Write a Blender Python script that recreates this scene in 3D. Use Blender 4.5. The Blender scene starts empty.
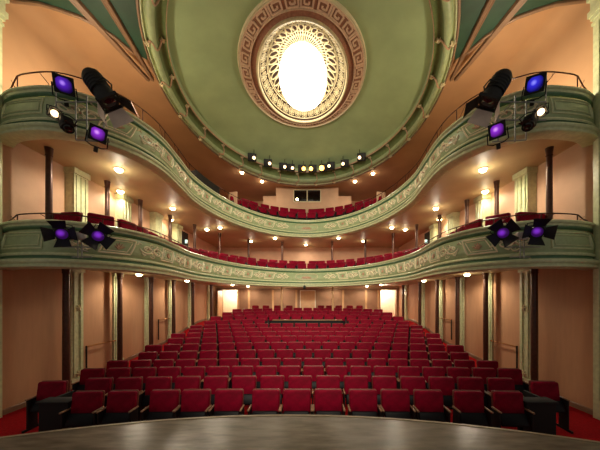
import bpy, math, random
from mathutils import Vector, Matrix
random.seed(7)
S = bpy.context.scene
C = S.collection
PI = math.pi
EYE = 2.5
CX = 0.3
F = 260.0

def px(p, q, d):
    """measured position at distance d from the camera plane"""
    return Vector(((p-312)*d/F+CX, d, EYE+(298-q)*d/F))

# ------------------------------------------------------------------ materials
def lin(c):
    r = []
    for v in c:
        v /= 255.0
        r.append(v/12.92 if v <= .04045 else ((v+.055)/1.055)**2.4)
    return (*r, 1)

MATS = {}
def mat(name, col, rough=.6, metal=0, noise=.08, scale=6.0, bump=0.0, bscale=60.0, emit=None, strength=0, stretch=None, sheen=0, coat=0):
    if name in MATS: return MATS[name]
    m = bpy.data.materials.new(name); m.use_nodes = True
    nt = m.node_tree; b = nt.nodes['Principled BSDF']
    b.inputs['Roughness'].default_value = rough
    b.inputs['Metallic'].default_value = metal
    if sheen:
        b.inputs['Sheen Weight'].default_value = sheen
        b.inputs['Sheen Tint'].default_value = lin(col)
    if coat: b.inputs['Coat Weight'].default_value = coat
    base = lin(col)
    tc = nt.nodes.new('ShaderNodeTexCoord')
    mp = nt.nodes.new('ShaderNodeMapping')
    nt.links.new(tc.outputs['Object'], mp.inputs['Vector'])
    if stretch: mp.inputs['Scale'].default_value = stretch
    if noise:
        n = nt.nodes.new('ShaderNodeTexNoise'); n.inputs['Scale'].default_value = scale; n.inputs['Detail'].default_value = 4
        nt.links.new(mp.outputs[0], n.inputs['Vector'])
        r = nt.nodes.new('ShaderNodeValToRGB')
        r.color_ramp.elements[0].position = .3; r.color_ramp.elements[1].position = .7
        r.color_ramp.elements[0].color = (*[max(0, v*(1-noise*1.6)) for v in base[:3]], 1)
        r.color_ramp.elements[1].color = (*[min(1, v*(1+noise*1.6)) for v in base[:3]], 1)
        nt.links.new(n.outputs['Fac'], r.inputs['Fac'])
        nt.links.new(r.outputs['Color'], b.inputs['Base Color'])
    else:
        b.inputs['Base Color'].default_value = base
    if bump:
        n2 = nt.nodes.new('ShaderNodeTexNoise'); n2.inputs['Scale'].default_value = bscale; n2.inputs['Detail'].default_value = 3
        nt.links.new(mp.outputs[0], n2.inputs['Vector'])
        bp = nt.nodes.new('ShaderNodeBump'); bp.inputs['Strength'].default_value = bump; bp.inputs['Distance'].default_value = .01
        nt.links.new(n2.outputs['Fac'], bp.inputs['Height'])
        nt.links.new(bp.outputs[0], b.inputs['Normal'])
    if emit:
        b.inputs['Emission Color'].default_value = lin(emit)
        b.inputs['Emission Strength'].default_value = strength
    MATS[name] = m
    return m

M_dome   = mat('dome_plaster', (170,192,144), .55, noise=.06, scale=1.2, bump=.05, bscale=8)
M_green  = mat('sage_paint', (166,182,138), .34, noise=.07, scale=9)
M_lgreen = mat('pale_sage_paint', (204,210,168), .32, noise=.08, scale=12)
M_dgreen = mat('deep_green_paint', (80,118,84), .4, noise=.1, scale=8)
M_olive  = mat('olive_paint', (108,126,78), .45, noise=.1, scale=8)
M_fgreen = mat('forest_green_paint', (30,66,46), .6, noise=.1, scale=3)
M_cream  = mat('cream_gilt', (214,200,160), .36, noise=.1, scale=25)
M_creaml = mat('light_cream_gilt', (244,232,200), .4, noise=.05)
M_pink   = mat('rose_plaster', (190,150,122), .55, noise=.12, scale=15)
M_beam   = mat('fawn_moulding', (138,106,80), .55, noise=.08, scale=5)
M_tan    = mat('tan_fabric_wall', (196,150,114), .75, noise=.03, scale=2, bump=.12, bscale=30, stretch=(6,6,.8))
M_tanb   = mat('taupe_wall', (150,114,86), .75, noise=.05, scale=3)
M_gtan   = mat('gallery_wall', (200,162,130), .7, noise=.05, scale=2)
M_brown  = mat('terracotta_plaster', (190,148,110), .6, noise=.07, scale=.8, bump=.1, bscale=5)
M_soff   = mat('soffit_plaster', (176,156,112), .5, noise=.06, scale=1.5)
M_white  = mat('warm_white_paint', (240,232,208), .6, noise=.03)
M_col    = mat('brown_iron', (82,52,40), .32, noise=.15, scale=14, metal=.25)
M_red    = mat('crimson_velvet', (126,2,34), .7, noise=.16, scale=9, bump=.12, bscale=40, sheen=.08)
M_dred   = mat('dark_red_upholstery', (112,12,28), .8, noise=.12, scale=10)
M_carpet = mat('red_carpet', (158,14,22), .95, noise=.15, scale=25, bump=.4, bscale=150)
M_shell  = mat('stained_wood_shell', (120,58,48), .4, noise=.15, scale=10)
M_black  = mat('black_metal', (9,9,9), .6, noise=.2, scale=12, metal=0)
M_navy   = mat('dark_seat_underside', (12,11,17), .5, noise=.15)
M_wood   = mat('pale_armrest_wood', (150,112,84), .35, noise=.12, scale=20, stretch=(1,6,1))
M_stage  = mat('stage_boards', (104,95,82), .24, noise=.18, scale=3.5, bump=.12, bscale=24, stretch=(1,4,1))
M_edge   = mat('stage_edge_wood', (140,122,98), .4, noise=.1)
M_steel  = mat('galvanised_steel', (150,150,145), .35, metal=.7, noise=.1)
M_flap   = mat('silver_barndoor', (215,205,200), .5, metal=.1, noise=.08)
M_brass  = mat('dark_bronze', (74,38,24), .35, metal=.6, noise=.1)
M_brass2 = mat('brass_rail', (180,128,70), .3, metal=.7, noise=.1)
M_key    = mat('frieze_ground', (168,116,90), .6, noise=.12, scale=20)
M_keyl   = mat('frieze_relief', (240,206,178), .5, noise=.08, scale=20)
M_glass  = mat('dark_glass', (18,14,12), .08, noise=0, coat=.5)
M_dark   = mat('dark_recess', (34,26,22), .8, noise=.1)
M_dish   = mat('lamp_dish_brown', (64,36,20), .6, noise=.1)
M_box    = mat('black_painted_wood', (8,7,8), .75, noise=.15, scale=8)
M_door   = mat('door_wood', (206,164,118), .5, noise=.07, scale=3)
M_glow   = mat('white_lamp_glass', (255,244,225), .4, noise=0, emit=(255,244,222), strength=6)
M_dl     = mat('downlight_lens', (255,240,210), .4, noise=0, emit=(255,226,170), strength=30)
M_pur    = mat('violet_gel', (70,20,150), .2, noise=0, emit=(92,28,205), strength=1.1)
M_purc   = mat('violet_lamp_core', (160,110,255), .2, noise=0, emit=(205,150,255), strength=3.2)
M_mag    = mat('purple_gel', (120,20,170), .2, noise=0, emit=(138,34,205), strength=1.2)
M_magc   = mat('purple_lamp_core', (230,150,255), .2, noise=0, emit=(236,170,255), strength=3.2)
M_blue   = mat('blue_gel', (40,30,190), .2, noise=0, emit=(52,44,215), strength=1.2)
M_bluec  = mat('blue_lamp_core', (130,130,255), .2, noise=0, emit=(165,165,255), strength=3.2)
def gel(name, edge, core, r, k):
    m = mat(name, edge, .25, noise=0); nt = m.node_tree; b = nt.nodes['Principled BSDF']
    tc = nt.nodes.new('ShaderNodeTexCoord'); vm = nt.nodes.new('ShaderNodeVectorMath'); vm.operation = 'DISTANCE'
    vm.inputs[1].default_value = (r*.12, 0, r*.15)
    nt.links.new(tc.outputs['Object'], vm.inputs[0])
    mr = nt.nodes.new('ShaderNodeMapRange'); mr.inputs[1].default_value = 0; mr.inputs[2].default_value = r*.8
    nt.links.new(vm.outputs['Value'], mr.inputs[0])
    cr = nt.nodes.new('ShaderNodeValToRGB'); e = cr.color_ramp.elements
    e[0].position = .0; e[0].color = lin(core); e[1].position = 1; e[1].color = (*[v*.08 for v in lin(edge)[:3]], 1)
    x = e.new(.38); x.color = lin(edge)
    nt.links.new(mr.outputs[0], cr.inputs['Fac']); nt.links.new(cr.outputs['Color'], b.inputs['Emission Color'])
    b.inputs['Emission Strength'].default_value = k
    return m
M_pur  = gel('violet_gel_lens', (70,24,160), (190,140,255), .17, 1.2)
M_mag  = gel('purple_gel_lens', (120,36,180), (235,160,255), .16, 1.2)
M_magf = gel('purple_fresnel_lens', (110,34,180), (240,180,255), .09, 1.3)
M_blue = gel('blue_gel_lens', (40,34,190), (150,150,255), .17, 1.2)
M_warm   = mat('warm_lens', (255,225,180), .3, noise=0, emit=(255,214,160), strength=4)
M_orange = mat('orange_lens', (255,190,110), .3, noise=0, emit=(255,180,84), strength=7)
M_sign   = mat('lit_sign', (200,235,225), .3, noise=0, emit=(190,235,225), strength=1.6)

for m_, v_ in ((M_red,.12),(M_dred,.15),(M_carpet,.1),(M_navy,.2),(M_brown,.25),(M_tan,.2)):
    m_.node_tree.nodes['Principled BSDF'].inputs['Specular IOR Level'].default_value = v_
# ------------------------------------------------------------------ mesh builder
class MB:
    def __init__(s): s.v = []; s.f = []
    def add(s, vs, fs, mtx=None):
        o = len(s.v)
        for v in vs:
            v = Vector(v)
            s.v.append(mtx @ v if mtx else v)
        for f in fs: s.f.append([i+o for i in f])
        return s
    def box(s, x0, x1, y0, y1, z0, z1, mtx=None):
        vs = [(x,y,z) for x in (x0,x1) for y in (y0,y1) for z in (z0,z1)]
        return s.add(vs, [(0,1,3,2),(4,6,7,5),(0,4,5,1),(2,3,7,6),(0,2,6,4),(1,5,7,3)], mtx)
    def rbox(s, x0, x1, y0, y1, z0, z1, r=.02, mtx=None, n=3):
        """box with rounded x/z outline and softened faces, thickness along y"""
        loops = []
        def outline(ins):
            pts = []
            rr = max(r-ins*.5, .001)
            for cx, cz, a0 in ((x1-ins-rr, z1-ins-rr, 0), (x0+ins+rr, z1-ins-rr, 90), (x0+ins+rr, z0+ins+rr, 180), (x1-ins-rr, z0+ins+rr, 270)):
                for k in range(n+1):
                    a = math.radians(a0+90*k/n)
                    pts.append((cx+rr*math.cos(a), cz+rr*math.sin(a)))
            return pts
        e = min(r*.6, (y1-y0)*.4)
        for y, ins in ((y0, e), (y0+e*.4, e*.35), (y0+e, 0), (y1-e, 0), (y1-e*.4, e*.35), (y1, e)):
            loops.append([(p[0], y, p[1]) for p in outline(ins)])
        m = len(loops[0]); vs = [p for l in loops for p in l]; fs = []
        for i in range(len(loops)-1):
            for j in range(m):
                k = (j+1) % m
                fs.append((i*m+j, i*m+k, (i+1)*m+k, (i+1)*m+j))
        fs.append(list(range(m))[::-1]); fs.append([(len(loops)-1)*m+j for j in range(m)])
        return s.add(vs, fs, mtx)
    def tube(s, pts, r, n=6, closed=False, cap=True):
        pts = [Vector(p) for p in pts]; N = len(pts)
        o = len(s.v); prev = None
        for i, p in enumerate(pts):
            if closed: t = pts[(i+1) % N]-pts[i-1]
            else: t = pts[min(i+1, N-1)]-pts[max(i-1, 0)]
            if t.length < 1e-9: t = Vector((0,0,1))
            t.normalize()
            if prev is None:
                a = Vector((0,0,1)) if abs(t.z) < .9 else Vector((1,0,0))
                u = t.cross(a).normalized()
            else:
                u = (prev - t*prev.dot(t))
                u = u.normalized() if u.length > 1e-6 else t.orthogonal().normalized()
            prev = u; w = t.cross(u)
            rr = r[i] if isinstance(r, (list, tuple)) else r
            for k in range(n):
                a = 2*PI*k/n
                s.v.append(p+u*(rr*math.cos(a))+w*(rr*math.sin(a)))
        M = N if closed else N-1
        for i in range(M):
            for k in range(n):
                a = o+i*n+k; b = o+i*n+(k+1) % n; j = (i+1) % N
                s.f.append([a, b, o+j*n+(k+1) % n, o+j*n+k])
        if not closed and cap:
            s.f.append([o+k for k in range(n)][::-1]); s.f.append([o+(N-1)*n+k for k in range(n)])
        return s
    def lathe(s, prof, n=16, mtx=None):
        """prof: (radius, z)"""
        vs = []; fs = []
        for r, z in prof:
            for k in range(n):
                a = 2*PI*k/n; vs.append((r*math.cos(a), r*math.sin(a), z))
        for i in range(len(prof)-1):
            for k in range(n):
                j = (k+1) % n
                fs.append((i*n+k, i*n+j, (i+1)*n+j, (i+1)*n+k))
        fs.append([k for k in range(n)][::-1]); fs.append([(len(prof)-1)*n+k for k in range(n)])
        return s.add(vs, fs, mtx)
    def grid(s, rows, closed_u=False, closed_v=False):
        """rows: list of equal length point lists"""
        n = len(rows[0]); o = len(s.v)
        for r in rows: s.v.extend(Vector(p) for p in r)
        R = len(rows)
        for i in range(R if closed_v else R-1):
            for j in range(n if closed_u else n-1):
                a = i*n+j; b = i*n+(j+1) % n; i2 = (i+1) % R
                s.f.append([o+a, o+b, o+i2*n+(j+1) % n, o+i2*n+j])
        return s
    def build(s, name, m, parent=None, smooth=True, ang=35):
        me = bpy.data.meshes.new(name)
        me.from_pydata([tuple(v) for v in s.v], [], s.f)
        me.materials.append(m)
        me.validate()
        me.update()
        import bmesh
        bm = bmesh.new(); bm.from_mesh(me)
        bmesh.ops.recalc_face_normals(bm, faces=bm.faces)
        bm.to_mesh(me); bm.free()
        if smooth:
            for p in me.polygons: p.use_smooth = True
            me.set_sharp_from_angle(angle=math.radians(ang))
        o = bpy.data.objects.new(name, me); C.objects.link(o)
        if parent: o.parent = parent
        return o

def structure(o): o['kind'] = 'structure'; return o
def tag(o, label, cat, group=None):
    o['label'] = label; o['category'] = cat
    if group: o['group'] = group
    return o
def thing(name, label, cat, loc=(0,0,0), rz=0, group=None):
    o = bpy.data.objects.new(name, None); C.objects.link(o)
    o.empty_display_size = .1
    o.location = loc; o.rotation_euler = (0,0,rz)
    return tag(o, label, cat, group)
def copy_tree(o, parent=None):
    c = o.copy(); C.objects.link(c); c.parent = parent
    for ch in o.children: copy_tree(ch, c)
    return c
def light(name, kind, loc, energy, col=(1,.78,.52), size=.08, parent=None, **kw):
    l = bpy.data.lights.new(name, kind); l.energy = energy; l.color = col
    if kind in ('POINT', 'SPOT'): l.shadow_soft_size = size
    for k, v in kw.items(): setattr(l, k, v)
    o = bpy.data.objects.new(name, l); C.objects.link(o); o.location = loc
    if parent: o.parent = parent
    return o
ORD = ['zeroth','first','second','third','fourth','fifth','sixth','seventh','eighth','ninth','tenth','eleventh','twelfth','thirteenth','fourteenth','fifteenth','sixteenth','seventeenth','eighteenth','nineteenth','twentieth','twenty-first','twenty-second','twenty-third','twenty-fourth','twenty-fifth','twenty-sixth','twenty-seventh','twenty-eighth','twenty-ninth','thirtieth','thirty-first','thirty-second','thirty-third','thirty-fourth','thirty-fifth','thirty-sixth']

# ------------------------------------------------------------------ floor
WX = 6.3          # half width of the hall
BACK = 18.0
ZR = [(0,0),(7.05,0),(7.85,.08),(8.65,.17),(9.45,.26),(10.25,.33),(11.05,.40),(11.85,.49),(12.65,.65),(13.45,.82),(14.25,.95),(15.05,1.07),(15.8,1.1),(40,1.1)]
def zf(d):
    for (a, za), (b, zb) in zip(ZR, ZR[1:]):
        if a <= d <= b: return za+(zb-za)*(d-a)/(b-a)
    return 0
mb = MB()
rows = []
for i in range(61):
    y = 1.5+(19.5-1.5)*i/60
    rows.append([(x, y, zf(y)) for x in [-7+14*j/20 for j in range(21)]])
mb.grid(rows)
floor = structure(mb.build('floor', M_carpet))

# stage
def stage_y(x): return 3.33-.058*x*x
mb = MB(); nx = 48
xs = [-6.0+12.0*i/nx for i in range(nx+1)]
mb.grid([[(x, -3.0, 1.0) for x in xs], [(x, -.5, 1.0) for x in xs], [(x, stage_y(x)-.03, 1.0) for x in xs], [(x, stage_y(x)-.03, 0) for x in xs]])
st = thing('stage_platform', 'dark grey boarded stage with a curved front edge before the front row', 'stage')
mb.build('stage_deck', M_stage, st)
mb = MB()
mb.grid([[(x, stage_y(x)-.03, 1.006) for x in xs], [(x, stage_y(x)+.01, 1.006) for x in xs], [(x, stage_y(x)+.01, .955) for x in xs], [(x, stage_y(x)-.03, .955) for x in xs]], closed_v=True)
mb.build('edge_strip', M_edge, st)

# ------------------------------------------------------------------ walls
def wallbox(name, m, *a):
    o = MB().box(*a).build(name, m, smooth=False); return structure(o)
for sd, nm in ((-1, 'wall_left'), (1, 'wall_right')):
    a, b = sorted((sd*WX, sd*(WX+.3)))
    wallbox(nm, M_tan, a, b, 4.6, BACK+.3, -.2, 3.42)
    wallbox(nm, M_gtan, a, b, 4.6, BACK+.3, 3.42, 6.2)
    # upper wall with a small cove into the ceiling
    mb = MB(); prof = [(WX, 6.2), (WX, 8.8)]
    for k in range(1, 9):
        t = k/8*PI/2
        prof.append((WX-.4+.4*math.cos(t), 8.8+.4*math.sin(t)))
    prof += [(WX+.3, 9.3), (WX+.3, 6.2)]
    mb.grid([[(sd*p[0], y, p[1]) for p in prof] for y in [4.6+i*(BACK+.3-4.6)/12 for i in range(13)]], closed_u=True)
    structure(mb.build(nm, M_brown))
# back wall, stalls level with two doorways
ZB = 3.06
DL = (-5.93, -4.85); DR = (5.05, 6.15)
for x0, x1 in ((-6.6, DL[0]), (DL[1], DR[0]), (DR[1], 6.6)):
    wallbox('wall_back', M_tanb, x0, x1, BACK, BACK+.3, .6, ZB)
wallbox('wall_back', M_gtan, -6.6, 6.6, BACK, BACK+.3, ZB, 6.2)
wallbox('wall_back', M_brown, -6.6, 6.6, BACK, BACK+.3, 6.2, 9.35)
# lit vestibules behind the doorways
for x0, x1, nm in ((-6.5, -4.3, 'left'), (4.5, 6.7, 'right')):
    wallbox('wall_vestibule_'+nm, M_white, x0, x1, 19.5, 19.6, 1.0, 3.3)
    wallbox('wall_vestibule_'+nm, M_white, x0-.1, x0, 18.3, 19.6, 1.0, 3.3)
    wallbox('wall_vestibule_'+nm, M_white, x1, x1+.1, 18.3, 19.6, 1.0, 3.3)
    wallbox('ceiling_vestibule_'+nm, M_white, x0-.1, x1+.1, 18.3, 19.6, 3.3, 3.4)
    light('vestibule_lamp', 'POINT', ((x0+x1)/2, 18.8, 2.9), 70, (1,.9,.72), .15)
# tan door leaves beside the openings and in the middle of the back wall
def door(n, x0, x1, y0, y1, z0, z1, front):
    d = MB().box(x0, x1, y0, y1, z0, z1).build('door_%d' % n, M_door, smooth=False); structure(d)
    fx = MB()
    if front == 'y':
        t = .05
        for a in ((x0-t, x0, z0, z1+t), (x1, x1+t, z0, z1+t), (x0, x1, z1, z1+t)):
            fx.box(a[0], a[1], y0-.02, y1, a[2], a[3])
        fx.build('door_frame', M_white, d, smooth=False)
        h = MB().tube([(x1-.09, y0-.015, z0+1.0), (x1-.09, y0-.05, z0+1.0), (x1-.18, y0-.05, z0+1.0)], .012).build('door_handle', M_steel, d)
    return d
door(1, -.48, .5, BACK-.05, BACK, 1.1, 2.98, 'y')
door(2, -5.95, -5.88, 17.1, 17.95, 1.1, 2.98, 'x')
# pale strips on the back wall
n = 1
for x in (-4.06, -2.4, -.78, 2.45, 4.04, 4.9, -4.8):
    structure(MB().box(x-.07, x+.07, BACK-.04, BACK, 1.1, ZB).build('trim_%d' % n, M_door, smooth=False)); n += 1
structure(MB().box(-6.3, 6.3, BACK-.06, BACK, ZB, ZB+.1).build('trim_%d' % n, M_beam, smooth=False)); n += 1
for sd in (-1, 1):
    a, b = sorted((sd*WX, sd*(WX-.02)))
    mb = MB(); ys = [5.4+i*.3 for i in range(43)]
    mb.grid([[(sd*WX, y, zf(y)), (sd*(WX-.025), y, zf(y)), (sd*(WX-.025), y, zf(y)+.1), (sd*WX, y, zf(y)+.12)] for y in ys if y <= BACK], closed_u=True)
    structure(mb.build('baseboard_'+('left' if sd < 0 else 'right'), M_beam, smooth=False))

# green pilasters on the side walls, two storeys, and rosettes on the lower ones
STN = [7.25, 8.78, 10.42, 12.1, 14.0, 16.5]
for sd in (-1, 1):
    side = 'left' if sd < 0 else 'right'
    for i, y in enumerate(STN):
        mb = MB(); z0 = zf(y)
        X = sd*WX
        def bx(d, y0, y1, za, zb):
            a, b = sorted((X, X-sd*d)); mb.box(a, b, y0, y1, za, zb)
        bx(.06, y-.19, y+.19, z0, 3.36); bx(.09, y-.13, y-.07, z0+.3, 3.2); bx(.09, y+.07, y+.13, z0+.3, 3.2)
        bx(.10, y-.21, y+.21, z0, z0+.25); bx(.10, y-.21, y+.21, 3.22, 3.38)
        o = structure(mb.build('trim_%d' % n, M_lgreen, smooth=False)); n += 1
        if i < 3:
            r = MB()
            for zz in (EYE-10*(y)/F, EYE-76*y/F+.02):
                if zz < z0+.3: continue
                for k in range(6):
                    a = k*PI/3
                    r.add(*sphere_pts(.035)) if False else None
                    r.tube([(X-sd*.09, y+.0, zz), (X-sd*.11, y+.07*math.cos(a), zz+.07*math.sin(a)), (X-sd*.09, y+.085*math.cos(a), zz+.085*math.sin(a))], .022, 5)
                r.tube([(X-sd*.05, y, zz), (X-sd*.14, y, zz)], .03, 8)
            r.build('rosette', M_cream, o)
        # gallery storey: wide fluted pilaster
        if i > 3: continue
        y = [7.16, 8.94, 10.8, 12.45][i]
        mb = MB(); w = .22
        bx(.25, y-w, y+w, 3.75, 5.98)
        for k in range(3):
            yy = y-w+.08+k*(2*w-.16)/2
            bx(.28, yy-.03, yy+.03, 4.15, 5.8)
        bx(.29, y-w-.03, y+w+.03, 5.84, 5.99); bx(.29, y-w-.03, y+w+.03, 3.75, 4.05)
        structure(mb.build('trim_%d' % n, M_lgreen, smooth=False)); n += 1
    # proscenium pilaster
    mb = MB()
    a, b = sorted((sd*6.19, sd*6.7))
    mb.box(a, b, 4.5, 5.45, -.02, 8.35)
    for k in range(3):
        yy = 5.02+.15*k
        q, w2 = sorted((sd*6.17, sd*6.2)); mb.box(q, w2, yy, yy+.06, .4, 8.2)
    for k in range(2):
        q, w2 = sorted((sd*(6.27+.2*k), sd*(6.37+.2*k))); mb.box(q, w2, 5.43, 5.48, .4, 8.2)
    o = structure(mb.build('trim_%d' % n, M_lgreen, smooth=False)); n += 1
    cp = MB()
    for k, (e, z0, z1) in enumerate(((.02, 8.2, 8.26), (.03, 8.32, 8.4), (.06, 8.4, 8.52), (.03, 8.52, 8.75), (.07, 8.75, 8.85))):
        a, b = sorted((sd*(6.19-e), sd*6.72)); cp.box(a, b, 4.5, 5.45+e, z0, z1)
    cp.build('capital', M_lgreen, o, smooth=False)

# ------------------------------------------------------------------ ceiling
def ell(c, a, b, t): return (a*math.sin(t), c-b*math.cos(t))   # t=0 nearest the stage, pi farthest
RO = (9.2, 4.45, 5.85); RI = (9.05, 3.95, 4.75)
NT = 128
def rect_pt(t):
    x, y = ell(9.2, 1, 1.0, t); dx, dy = x, y-9.2
    k = 1e9
    if abs(dx) > 1e-6: k = min(k, WX/abs(dx))
    if dy > 1e-6: k = min(k, (BACK+.1-9.2)/dy)
    if dy < -1e-6: k = min(k, (9.2-3.1)/-dy)
    return (dx*k, 9.2+dy*k)
mb = MB(); ts = [2*PI*i/NT for i in range(NT)]
mb.grid([[(*ell(*RO, t), 9.2) for t in ts], [(*rect_pt(t), 9.2) for t in ts], [(*rect_pt(t), 9.45) for t in ts], [(*ell(*RO, t), 9.45) for t in ts]], closed_u=True, closed_v=True)
structure(mb.build('ceiling', M_brown))
# dome between the oval cornice and the medallion
ME = (8.5, 2.0, 2.43)
mb = MB(); rows = []
for k in range(17):
    v = k/16
    c = RI[0]+(ME[0]-RI[0])*v; a = RI[1]+(ME[1]-.02-RI[1])*v; b = RI[2]+(ME[2]-.02-RI[2])*v
    rows.append([(*ell(c, a, b, t), 9.38+.34*math.sin(v*PI/2)) for t in ts])
mb.grid(rows, closed_u=True)
structure(mb.build('ceiling_dome', M_dome))

# oval cornice
def ring_pt(t, v, z):
    c = RO[0]+(RI[0]-RO[0])*v; a = RO[1]+(RI[1]-RO[1])*v; b = RO[2]+(RI[2]-RO[2])*v
    return (*ell(c, a, b, t), z)
def ring_part(prof, m, name, parent, ang=40):
    mb = MB(); mb.grid([[ring_pt(t, v, z) for t in ts] for v, z in prof], closed_u=True)
    return mb.build(name, m, parent, ang=ang)
cor = thing('oval_ceiling_cornice', 'large green oval moulded cornice framing the domed ceiling', 'cornice', (0, 9.2, 8.95))
class Off:  # parts are modelled in hall coordinates; shift them under the empty
    pass
def settle(root):
    for ch in root.children:
        ch.matrix_parent_inverse = Matrix.Translation(root.location).inverted()
ring_part([(0,9.22),(0,8.97),(.02,8.93),(.07,8.92),(.10,8.95),(.10,9.0)], M_beam, 'outer_lip', cor)
ring_part([(.10,9.0),(.12,8.96),(.16,8.95),(.18,8.97),(.18,9.01),(.24,9.03)], M_lgreen, 'fillet', cor)
ring_part([(.24,9.03),(.27,8.99),(.32,8.95),(.38,8.935),(.44,8.935),(.5,8.95),(.55,8.99),(.58,9.04)], M_green, 'torus_moulding', cor)
ring_part([(.58,9.04),(.60,9.10),(.66,9.2),(.80,9.26),(.975,9.26)], M_olive, 'channel', cor)
ring_part([(.97,9.25),(.97,9.2),(.975,9.17),(.99,9.17),(1.0,9.2),(1.0,9.23)], M_pink, 'inner_lip', cor)
ring_part([(.995,9.21),(.995,9.40)], M_green, 'riser', cor)
rb = MB(); kn = MB()
NR = 26
for i in range(NR):
    t = 2*PI*(i+.5)/NR
    prev = None; pts = []
    for k in range(13):
        s = k/12
        v = .20+.56*s
        zt = 8.92 if v < .56 else 8.92+(v-.56)*1.4
        pts.append(Vector(ring_pt(t+.035*math.sin(s*2*PI)*.6, v, zt+.005)))
    rb.tube(pts, .022, 6)
    for v, z in ((.2, 8.93), (.78, 9.22)):
        c = Vector(ring_pt(t, v, z))
        for k in range(5):
            a = 2*PI*k/5
            kn.tube([c, c+Vector((.05*math.cos(a), .05*math.sin(a), -.03)), c+Vector((.08*math.cos(a), .08*math.sin(a), 0))], [.02, .03, .012], 5)
rb.build('ribbon_ornament', M_pink, cor); kn.build('rosette_ornament', M_cream, cor)
settle(cor)

# green arch panels and fawn ribs at the stage end of the ceiling
for sd in (-1, 1):
    cv = [(-6.3,5.66),(-5.7,5.73),(-5.4,5.84),(-5.05,6.0),(-4.8,6.2),(-4.6,6.47),(-4.42,6.9)]
    P = []
    for i in range(len(cv)-1):
        for k in range(4):
            s = k/4; P.append((cv[i][0]*(1-s)+cv[i+1][0]*s, cv[i][1]*(1-s)+cv[i+1][1]*s))
    P.append(cv[-1]); PC = list(P); P += [(-4.2,7.1),(-4.0,6.72),(-3.7,6.1),(-3.4,5.5),(-3.0,4.9)]
    mb = MB()
    mb.grid([[(-sd*x, 4.6, 9.0) for x, y in P], [(-sd*x, y, 9.0) for x, y in P], [(-sd*x, y, 9.3) for x, y in P], [(-sd*x, 4.6, 9.3) for x, y in P]], closed_v=True)
    structure(mb.build('trim_%d' % n, M_fgreen, ang=30)); n += 1
    mb = MB(); mb.tube([(-sd*x, y, 8.985) for x, y in PC], .045, 8)
    structure(mb.build('trim_%d' % n, M_beam)); n += 1
    for (xa, xb, w0) in ((-5.0, -4.55, .13), (-4.1, -4.42, .11)):
        mb = MB(); rr = []
        for k in range(13):
            s = k/12; y = 4.6+(7.7-4.6)*s; x = xa+(xb-xa)*s**1.1; w = w0*(1-.6*s)
            rr.append([(-sd*(x-w), y, 8.99), (-sd*(x-w*.7), y, 8.92), (-sd*(x-w*.2), y, 8.94), (-sd*(x+w*.2), y, 8.9), (-sd*(x+w*.8), y, 8.92), (-sd*(x+w), y, 8.99)])
        mb.grid(rr)
        structure(mb.build('trim_%d' % n, M_beam)); n += 1

# medallion
med = thing('ceiling_medallion', 'oval cream openwork ceiling rose with glowing lamp and brown Greek key border', 'ceiling light', (0, 8.5, 9.7))
def med_pt(t, v, z=0):
    return Vector((*ell(ME[0], ME[1]-.57*v, ME[2]-.5*v, t), 9.7-.13*v+z))
def med_ring(v0, v1, prof, m, name, ang=40):
    mb = MB(); mb.grid([[med_pt(t, v0+(v1-v0)*p, z) for t in ts] for p, z in prof], closed_u=True)
    return mb.build(name, m, med, ang=ang)
tor = [(0,0),(.1,-.03),(.35,-.05),(.65,-.05),(.9,-.03),(1,0)]
med_ring(-.04, .04, [(0,.03)]+tor+[(1,.0)], M_creaml, 'outer_frame')
med_ring(.045, .085, [(0,0)]+tor, M_creaml, 'inner_frame')
med_ring(.03, .62, [(0,.005),(1,.005)], M_key, 'frieze')
med_ring(.60, .64, [(0,.01)]+tor, M_keyl, 'frieze_border')
med_ring(.62, .97, [(0,.0),(.2,.03),(.6,.03),(1,-.01)], M_key, 'plain_band')
mb = MB()
UN = 28
def strip(u0, v0, u1, v1, w=.062, au=None):
    du = (u1-u0); dv = (v1-v0)
    nseg = 3 if abs(du) > .002 else 1
    wu = .0042; rows = []
    for k in range(nseg+1):
        s = k/nseg; u = u0+du*s; v = v0+dv*s
        if abs(du)*10 > abs(dv): A = (u, v-w/2); B = (u, v+w/2)
        else: A = (u-wu/2, v); B = (u+wu/2, v)
        ua, va = A; ub, vb = B
        rows.append([med_pt(2*PI*ua, va, .0), med_pt(2*PI*ua, va, -.022), med_pt(2*PI*ub, vb, -.022), med_pt(2*PI*ub, vb, .0)])
    mb.grid(rows)
for i in range(UN):
    u0 = i/UN; U = 1/UN
    pat = [(0,.12),(0,.56),(.9,.56),(.9,.2),(.25,.2),(.25,.45),(.6,.45),(.6,.33)]
    if i % 2: pat = [(1-a, b) for a, b in pat]
    for (a, b), (c, d) in zip(pat, pat[1:]):
        strip(u0+U*(.08+.84*a), b, u0+U*(.08+.84*c), d)
    strip(u0, .12, u0+U, .12)
mb.build('greek_key_relief', M_keyl, med, ang=30)
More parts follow.
